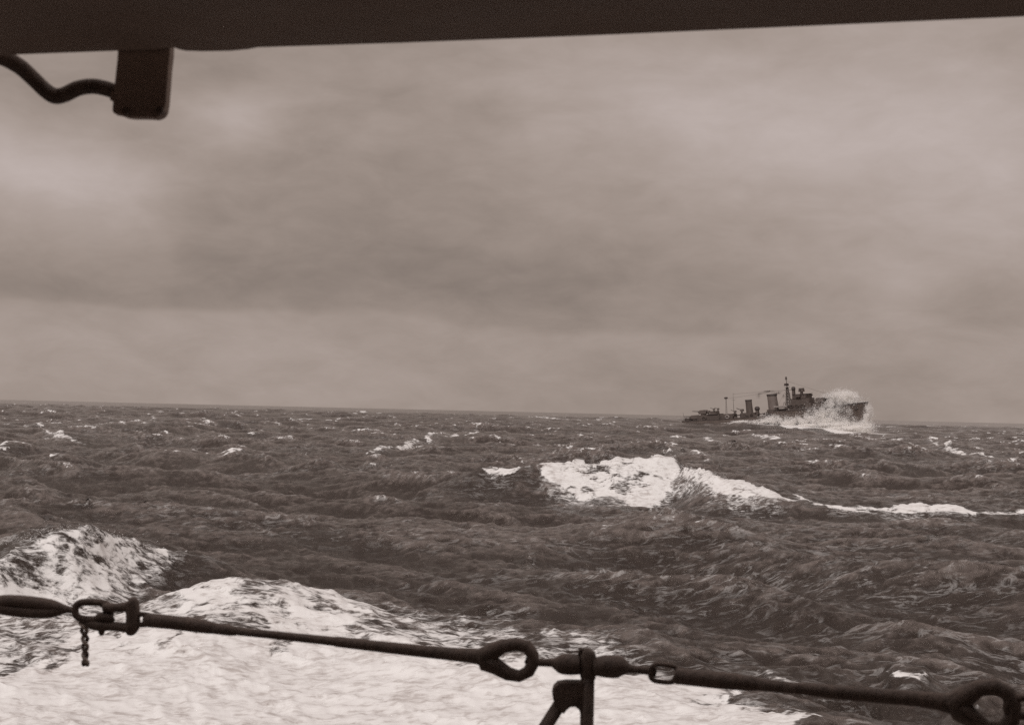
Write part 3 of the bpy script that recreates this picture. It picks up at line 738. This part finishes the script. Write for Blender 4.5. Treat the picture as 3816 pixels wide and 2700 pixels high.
def blobs(L, seed, mult=1.0):
    """L: (close-up x, y, half width, half height, offset from centreline, depth, count, lean)"""
    r = np.random.default_rng(seed); out = []
    for (zx, zy, rx, ry, yo, dy, n, lean) in L:
        n = int(n * mult)
        cx, cz = sp(zx, zy, yo)
        g = r.standard_normal((n, 3)); rr = np.linalg.norm(g, axis=1, keepdims=True); g = g * 0.52
        p = np.zeros((n, 3)); p[:, 0] = cx + g[:, 0] * rx / 18.2; p[:, 2] = cz + g[:, 1] * ry / 20.7; p[:, 1] = yo + g[:, 2] * dy
        p[:, 0] += (p[:, 2] - cz) * lean
        nn = np.array([mnoise.noise(Vector(v) * 0.35) for v in p.tolist()]) + 0.6 * np.array([mnoise.noise(Vector(v) * 1.1) for v in p.tolist()])
        out.append(p[r.random(n) < np.clip(0.62 + 1.5 * nn, 0.04, 1)])
    P = np.concatenate(out)
    Mx = np.array(MS); return P @ Mx[:3, :3].T + Mx[:3, 3]
SP = blobs([(1850, 300, 130, 75, 1.0, 4, 24000, -.3), (1900, 300, 70, 60, -1.0, 3, 16000, -.2), (1720, 300, 130, 60, 2, 4, 4500, -.5), (1760, 385, 100, 60, -2.5, 3, 8000, 0), (1990, 338, 80, 8, -.5, 2, 900, 0),
            (1690, 480, 110, 110, -5, 3, 12000, 0), (1600, 530, 170, 85, -6, 3, 12000, 0), (1800, 575, 170, 70, -6, 3, 13000, 0), (1430, 540, 200, 60, -7, 3, 9000, 0), (1250, 555, 180, 40, -8, 2, 6000, 0),
            (1110, 520, 150, 45, -7.5, 2, 5000, 0), (980, 545, 140, 22, -7.5, 2, 2500, 0), (1560, 450, 120, 80, -5.5, 3, 3500, 0), (1900, 450, 35, 80, -4.5, 2, 700, 0),
            (2112, 500, 26, 115, -3.5, 3, 13000, .05), (2090, 605, 55, 70, -4.5, 3, 11000, 0), (1990, 625, 130, 45, -6, 3, 12000, 0), (1960, 590, 80, 40, -5, 3, 1500, 0),
            (1500, 582, 380, 16, -9, 2.5, 9000, 0), (1850, 612, 240, 20, -9, 2.5, 8000, 0), (740, 545, 90, 12, -7.5, 1.5, 1400, 0), (560, 568, 150, 6, -7.5, 1.5, 900, 0)], 3, 2.1)
o = cloud('bow_spray', SP, (0.09, 0.27), M_spray, 4)
tag(o, 'white burst of spray thrown over the bow of the grey warship', 'spray', kind='stuff')
SM = blobs([(1050, 222, 60, 10, 0, 1.5, 260, 0), (1130, 240, 45, 14, 0, 1.5, 260, 0), (970, 245, 45, 10, 0, 1.5, 100, 0), (940, 275, 20, 25, 0, 1.5, 60, 0), (1200, 275, 20, 25, 0, 1.5, 60, 0)], 9, 7)
o = cloud('funnel_smoke', SM, (0.05, 0.15), M_smoke, 6)
tag(o, 'thin smoke trailing from the forward funnel of the warship', 'smoke', kind='stuff')
# droplets flung off the two nearer breakers
def fling(pts, n, seed, up, size, name, lab):
    r = np.random.default_rng(seed); out = []
    P = [onz(a, c, z) for a, c, z in pts]
    for _ in range(n):
        k = r.integers(0, len(P) - 1); t = r.random(); p = P[k].lerp(P[k + 1], t)
        e = r.exponential(up)
        out.append((p.x + r.normal(0, .25) + e * .4, p.y + r.normal(0, .5) - .3, p.z + e - .1))
    o = cloud(name, np.array(out), size, M_spray, seed); tag(o, lab, 'spray', kind='stuff')
fling([(2080, 1738, 3.2), (2220, 1728, 3.5), (2340, 1712, 3.8), (2440, 1716, 3.7), (2500, 1724, 3.6), (2560, 1742, 3.3), (2640, 1764, 3.0), (2700, 1775, 2.6)], 2600, 12, .11, (.02, .06), 'breaker_spray', 'fine spray along the crest of the big breaking wave in mid distance')
fling([(40, 2022, 2.4), (140, 1976, 2.9), (250, 1960, 3.1), (360, 1976, 2.8), (450, 1998, 2.5), (560, 2040, 2.0)], 1500, 13, .10, (.008, .028), 'breaker_spray', 'fine spray over the curling wave at the left edge')

# ------------------------------------------------------------------ own ship: deck, added bulkhead, overhead (out of the light, hence the dark shapes)
DZ = EYE - 1.62
def pl(px): return 2.25 - 0.35 * px / W0             # depth of the guardrail line
q = MB(); q.box((-9, -3.2, DZ - .25), (9, 2.75, DZ)); dk = q.build('deck', M_deck, None, False); tag(dk, 'dark steel deck of the near ship underfoot, below the frame', kind='structure')
q = MB(); q.box((-9, -3.4, -1.5), (9, 2.6, DZ - .26)); hl_ = q.build('hull_side', M_deck, None, False); tag(hl_, 'side of the near ship dropping to the sea below the frame', kind='structure')
q = MB(); q.box((-9, -1.6, DZ + .002), (9, -1.5, DZ + 4)); bh = q.build('shade_bulkhead', M_deck, None, False); tag(bh, 'unseen steel wall added behind the viewer to keep the near rails dark', kind='structure')  # unseen wall, added to block skylight from behind the rails
# overhead plate, its edge traced across the top of the view
DO = 1.55
edge_px = [(-26000, 1120), (-700, 238), (-200, 214), (0, 207), (60, 204), (430, 190), (560, 186), (650, 178), (665, 184), (690, 190), (760, 192), (860, 190), (925, 184), (960, 177), (1060, 174), (1500, 160), (2200, 133), (3000, 98), (3816, 62), (4600, 28), (26000, -900)]
V = []; n = len(edge_px)
back = Vector((0, -3.0, 0))
low = [at(a, c, DO) for a, c in edge_px]
V = [p for p in low] + [p + Vector((0, 0, 0.012)) + Vector((0, 0.010, 0)) for p in low] + [p + Vector((0, 0.010, .42)) for p in low] + [p + back for p in low] + [p + back + Vector((0, 0, .5)) for p in low]
F = []
for k in range(n - 1):
    for a_, c_ in ((0, 1), (1, 2), (2, 4), (4, 3), (3, 0)):
        F.append((a_ * n + k, c_ * n + k, c_ * n + k + 1, a_ * n + k + 1))
for k in (0, n - 1): F.append(tuple(v * n + k for v in (0, 1, 2, 4, 3)))
ov = mesh('overhead_deck', V, F, M_over, None, False)
tag(ov, 'black underside edge of the overhead deck across the top of the view', 'deck overhang')
def tubepx(pts, name, m, parent, n=12, sq=1.0, dep=None, smooth=True):
    """pts: (px, py, thickness px[, extra depth])"""
    P = []; r_ = []
    for p in pts:
        d = (dep if dep else pl(p[0])) + (p[3] if len(p) > 3 else 0)
        P.append(at(p[0], p[1], d)); r_.append(p[2] / 2 * d / FPX)
    q = MB(); q.tube(P, r_, n, up=tuple(cU), sq=sq); return q.build(name, m, parent, smooth)
def spline(pts, k=8):
    out = []; n = len(pts)
    for i_ in range(n - 1):
        p0 = pts[max(i_ - 1, 0)]; p1 = pts[i_]; p2 = pts[i_ + 1]; p3 = pts[min(i_ + 2, n - 1)]
        for s in range(k):
            t = s / k
            out.append(tuple(.5 * ((2 * b1) + (-a + c) * t + (2 * a - 5 * b1 + 4 * c - d) * t * t + (-a + 3 * b1 - 3 * c + d) * t ** 3) for a, b1, c, d in zip(p0, p1, p2, p3)))
    out.append(pts[-1]); return out
# hanging fitting: a boxed bracket with rounded foot, with a shallow side strap
DH = DO + 0.03
def prism_px(poly, d0, d1, bev=0.0):
    n = len(poly); V = []
    cxp = sum(p[0] for p in poly) / n; cyp = sum(p[1] for p in poly) / n
    layers = [(d0, bev), (d0 + (d1 - d0) * .12, 0), (d1 - (d1 - d0) * .12, 0), (d1, bev)]
    dm = d0
    for d, s in layers:
        for a, c in poly:
            a2 = a + (cxp - a) * s; c2 = c + (cyp - c) * s
            V.append(at(a2, c2, dm) + cF * (d - dm))
    F = [tuple(range(n - 1, -1, -1)), tuple(range(3 * n, 4 * n))]
    for l in range(3):
        for k in range(n): F.append((l * n + k, l * n + (k + 1) % n, (l + 1) * n + (k + 1) % n, (l + 1) * n + k))
    return V, F
root = empty('hanging_fitting', at(545, 186, DH)); tag(root, 'black boxed fitting with rounded foot hanging from the overhead deck edge', 'fitting')
def part_world(V, F, name, m, root, smooth=False):
    o = mesh(name, V, F, m, root, smooth); o.matrix_parent_inverse = Matrix.Translation(root.location).inverted(); return o
body = [(442, 150), (436, 230), (428, 300), (422, 370), (418, 405), (417, 422), (423, 430), (445, 434), (468, 443), (490, 446), (560, 447), (590, 449), (606, 444), (619, 434), (626, 420), (631, 390), (636, 330), (642, 250), (648, 200), (650, 150)]
body = [(a - 14 * (a - 417) / 233, c - 10 * max(0, c - 186) / 261) for a, c in body]
V, F = prism_px(body, DH, DH + .020, .02); part_world(V, F, 'body', M_box, root)
V, F = prism_px([(446, 160), (622, 155), (626, 178), (440, 188)], DH - .004, DH + .024, .02); part_world(V, F, 'collar', M_box, root)
V, F = prism_px([(424, 340), (412, 345), (409, 372), (422, 376)], DH + .003, DH + .018, .03); part_world(V, F, 'cable_gland', M_box, root)
for a, c in ((470, 415), (596, 412)):
    q = MB(); p_ = at(a, c, DH - .004); q.tube([p_ - cF * .004, p_ + cF * .012], .0042, 8, up=tuple(cU)); part_world(q.V, q.F, 'bolt', M_rail, root)
cab = spline([(-260, 150, 60), (-60, 190, 60), (10, 214, 62), (75, 250, 60), (130, 300, 58), (170, 338, 58), (205, 358, 60), (240, 353, 58), (290, 330, 58), (340, 322, 58), (385, 328, 57), (430, 342, 56)])
o = tubepx(cab, 'bent_cable', M_rail, None, 14, dep=DH + .015); tag(o, 'thick black cable bending down then up into the hanging fitting', 'cable')

# ------------------------------------------------------------------ guardrail line
def ringpx(cx, cy, rx, ry, th, name, parent, tilt=0.0, squ=2.0, dz=0.0, m=M_rail, nseg=28, sq=1.0):
    P = []; r_ = []
    for k in range(nseg):
        a = 2 * math.pi * k / nseg; ca, sa = math.cos(a), math.sin(a)
        ux = rx * math.copysign(abs(ca) ** (2 / squ), ca); uy = ry * math.copysign(abs(sa) ** (2 / squ), sa)
        px = cx + ux * math.cos(tilt) - uy * math.sin(tilt); py = cy + ux * math.sin(tilt) + uy * math.cos(tilt)
        d = pl(cx) + dz; P.append(at(px, py, d)); r_.append(th / 2 * d / FPX)
    q = MB(); q.tube(P, r_, 8, closed=True, up=tuple(cF), sq=sq); return q
def wpart(q, name, root, m=M_rail, smooth=True):
    return part_world(q.V, q.F, name, m, root, smooth)
def tb(pts, n=12, sq=1.0):
    P = []; r_ = []
    for p in pts:
        d = pl(p[0]) + (p[3] if len(p) > 3 else 0); P.append(at(p[0], p[1], d)); r_.append(p[2] / 2 * d / FPX)
    q = MB(); q.tube(P, r_, n, up=tuple(cU), sq=sq); return q
# bottle screw at the far left
root = empty('turnbuckle', at(120, 2260, pl(120))); tag(root, 'fat black turnbuckle with narrow slot at the left end of the guardrail', 'turnbuckle')
q = tb(spline([(-6, 2246, 34), (12, 2247, 50), (50, 2250, 30), (115, 2253, 24), (170, 2259, 28), (215, 2262, 48), (252, 2269, 26)], 6)); 
q = MB()
for dy, w in ((-18, 1), (18, 1)):
    pp = spline([(-12, 2252, 40), (8, 2252 + dy * .6, 50), (60, 2256 + dy, 46), (130, 2262 + dy, 46), (190, 2266 + dy * .7, 44), (235, 2268 + dy * .2, 30), (262, 2270, 22)], 6)
    t = tb(pp); q.add(t.V, t.F)
wpart(q, 'body', root)
wpart(tb([(-330, 2234, 26), (0, 2252, 26), (100, 2258, 26)]), 'threaded_rod', root)
wpart(tb([(168, 2264, 30), (200, 2266, 26), (250, 2270, 24), (285, 2276, 22)]), 'eye_shank', root)
# oval link
q = ringpx(346, 2275, 66, 33, 28, '', None, tilt=R(2), squ=2.9); o = mesh('chain_link', q.V, q.F, M_rail); tag(o, 'black oval link next to the slotted turnbuckle, the rope tail hangs under it', 'link')
q = MB(); q = None
# slip shackle
root = empty('shackle', at(470, 2300, pl(470))); tag(root, 'black slip shackle with big round pin joining link and served wire', 'shackle')
wpart(tb(spline([(388, 2262, 36), (420, 2262, 34), (450, 2262, 34), (480, 2258, 40)], 4)), 'upper_bar', root)
wpart(tb(spline([(300, 2318, 20), (330, 2323, 34), (372, 2330, 40), (420, 2332, 34), (470, 2336, 38), (500, 2332, 36)], 5)), 'lower_bar', root)
wpart(tb(spline([(425, 2312, 14), (405, 2300, 34), (378, 2296, 34), (350, 2308, 22), (318, 2306, 24)], 5)), 'hook', root)
wpart(tb(spline([(483, 2232, 22), (490, 2240, 48), (494, 2262, 52), (496, 2300, 52), (494, 2330, 54), (484, 2348, 46), (474, 2356, 22)], 5)), 'bow', root)
wpart(tb([(376, 2338, 22), (379, 2355, 24), (380, 2366, 14)]), 'pin', root)
wpart(tb(spline([(508, 2290, 22), (530, 2287, 20), (556, 2290, 18)], 4)), 'upper_cheek', root)
wpart(tb(spline([(508, 2325, 24), (530, 2326, 20), (556, 2326, 18)], 4)), 'lower_cheek', root)
# rope tail: two strands laid round each other
root = empty('rope_tail', at(318, 2320, pl(320))); tag(root, 'short twisted rope tail hanging below the oval link', 'rope')
for ph in (0, math.pi):
    P = []; r_ = []
    for k in range(70):
        t = k / 69; a = ph + t * 2 * math.pi * 2.6; cx = 309 + 13 * t + 3 * math.sin(t * 5); cy = 2318 + 158 * t
        wv = 10 - 3 * t; d = pl(320) + math.sin(a) * .0045
        P.append(at(cx + math.cos(a) * wv, cy, d)); r_.append((7.6 - .6 * t + (1.5 if t > .9 else 0)) * d / FPX)
    q = MB(); q.tube(P, r_, 8, up=tuple(cR)); wpart(q, 'strand', root, M_rail if ph == 0 else M_rope)
q = tb([(321, 2466, 20), (322, 2473, 22), (322, 2478, 20)]); wpart(q, 'whipping', root)
# served wire with thimble eye (left span and right span)
def eye_part(root, pts_out, th):
    q = MB(); P = []; r_ = []
    for a, c, w in pts_out:
        d = pl(a); P.append(at(a, c, d)); r_.append(w / 2 * d / FPX)
    q.tube(P, r_, 10, closed=True, up=tuple(cF)); wpart(q, 'thimble_eye', root)
root = empty('served_wire', at(1200, 2384, pl(1200))); tag(root, 'long black guardrail wire from the slip shackle to a pear-shaped eye left of the stanchion', 'wire', 'served guardrail wires ending in eyes')
wpart(tb([(540, 2308, 44), (556, 2309, 54), (640, 2317, 53), (740, 2330, 52), (778, 2336, 48), (800, 2340, 41)], 14), 'sleeve', root)
wpart(tb([(796, 2339, 42), (855, 2347, 41), (880, 2350, 34)], 14), 'serving', root)
wpart(tb([(870, 2349, 30), (1000, 2362, 31), (1150, 2378, 33), (1245, 2388, 35), (1255, 2389, 40), (1400, 2406, 42), (1550, 2422, 46), (1700, 2437, 50), (1770, 2443, 58), (1810, 2449, 66), (1840, 2452, 40)], 14), 'wire', root)
eye_part(root, [(1800, 2446, 84), (1832, 2428, 68), (1875, 2406, 52), (1925, 2398, 50), (1965, 2408, 50), (1985, 2438, 48), (1986, 2470, 48), (1970, 2500, 48), (1935, 2517, 46), (1895, 2509, 52), (1850, 2482, 62), (1815, 2462, 80)], 48)
root = empty('served_wire', at(3200, 2580, pl(3200))); tag(root, 'thick black guardrail wire from the small open link to the eye at the right edge', 'wire', 'served guardrail wires ending in eyes')
wpart(tb([(2512, 2512, 52), (2524, 2517, 62), (2600, 2525, 62), (2700, 2535, 64), (2800, 2544, 58), (2822, 2548, 50)], 14), 'sleeve', root)
wpart(tb([(2815, 2546, 50), (2900, 2556, 46), (2920, 2558, 42)], 14), 'serving', root)
wpart(tb([(2905, 2557, 42), (3000, 2565, 46), (3100, 2576, 52), (3250, 2588, 56), (3400, 2600, 58), (3490, 2610, 64), (3560, 2622, 84), (3600, 2628, 60)], 14), 'wire', root)
eye_part(root, [(3552, 2618, 100), (3592, 2596, 82), (3650, 2562, 62), (3710, 2558, 62), (3758, 2582, 62), (3776, 2628, 62), (3770, 2680, 62), (3735, 2712, 60), (3680, 2712, 60), (3625, 2676, 74), (3580, 2642, 96)], 60)
root = empty('shackle', at(3830, 2630, pl(3830))); tag(root, 'black shackle at the right edge inside the last eye', 'shackle')
wpart(ringpx(3850, 2632, 100, 36, 30, '', None, squ=2.6, dz=.004), 'bow', root); wpart(tb([(3905, 2590, 26), (3905, 2680, 26)]), 'pin', root)
# small shackle between the eye and the stanchion
root = empty('shackle', at(2010, 2466, pl(2010))); tag(root, 'small black shackle between the pear-shaped eye and the stanchion head', 'shackle')
wpart(tb(spline([(1958, 2458, 22), (1975, 2464, 30), (2010, 2466, 30), (2055, 2467, 32), (2075, 2468, 36)], 5)), 'bow', root)
wpart(tb([(1968, 2446, 18), (1972, 2464, 24), (1968, 2482, 18)]), 'pin', root)
# stanchion
PS = 2192
root = empty('stanchion', Vector((at(PS, 2700, pl(PS)).x, at(PS, 2700, pl(PS)).y, DZ))); tag(root, 'black guardrail stanchion with knobbed head and side brace right of centre', 'stanchion')
ptop = at(PS, 2425, pl(PS)); pbot = Vector((at(PS + 2, 2700, pl(PS)).x, at(PS, 2700, pl(PS)).y, DZ - .05))
rr_ = 27 * pl(PS) / FPX
q = MB(); q.tube([ptop, ptop.lerp(pbot, .25), pbot], [rr_ * .95, rr_, rr_ * 1.05], 14, up=tuple(cF)); wpart(q, 'post', root)
wpart(tb([(2160, 2440, 18), (2168, 2424, 34), (2190, 2418, 14)]), 'lug', root)
hd = tb(spline([(2196, 2414, 12), (2194, 2420, 40), (2192, 2436, 58), (2191, 2470, 66), (2191, 2510, 62), (2192, 2530, 54)], 5), 14); wpart(hd, 'head', root)
wpart(tb(spline([(2056, 2468, 26), (2072, 2470, 50), (2092, 2472, 74), (2125, 2473, 80), (2165, 2474, 74)], 5), 14), 'left_lug', root)
wpart(tb(spline([(2215, 2482, 66), (2250, 2481, 82), (2285, 2482, 86), (2310, 2482, 80), (2330, 2486, 56), (2345, 2490, 34)], 5), 14), 'right_lug', root)
V, F = prism_px([(2180, 2541), (2110, 2540), (2080, 2545), (2064, 2560), (2058, 2582), (2060, 2602), (2068, 2625), (2100, 2660), (2112, 2645), (2126, 2634), (2145, 2633), (2158, 2642), (2168, 2665), (2180, 2700)], pl(PS) - .010, pl(PS) + .012, .04)
part_world(V, F, 'bracket', M_rail, root)
a_, b_ = at(2092, 2612, pl(PS) + .0), at(2092, 2612, pl(PS))
foot = Vector((a_.x - .62, a_.y, DZ - .03)); dirn = (at(2036, 2700, pl(PS)) - a_); foot = a_ + dirn * ((DZ - .03 - a_.z) / dirn.z)
q = MB(); q.tube([a_, foot], [25 * pl(PS) / FPX, 26 * pl(PS) / FPX], 12, up=tuple(cF)); wpart(q, 'brace', root)
q = MB(); q.box((pbot.x - .06, pbot.y - .05, DZ + .001), (pbot.x + .06, pbot.y + .05, DZ + .015)); wpart(q, 'base_plate', root, smooth=False)
# link chain to the right of the stanchion
root = empty('shackle', at(2380, 2494, pl(2380))); tag(root, 'short black rod and shackle pin right of the stanchion head', 'shackle')
wpart(tb(spline([(2322, 2488, 36), (2350, 2490, 34), (2385, 2494, 30), (2425, 2498, 32), (2446, 2502, 26)], 5)), 'shank', root)
wpart(tb([(2432, 2484, 16), (2434, 2500, 28), (2434, 2520, 16)]), 'pin', root)
q = ringpx(2474, 2507, 50, 32, 19, '', None, tilt=R(5), squ=3.2); o = mesh('chain_link', q.V, q.F, M_rail); tag(o, 'small squarish open link between stanchion and the right-hand wire', 'link')
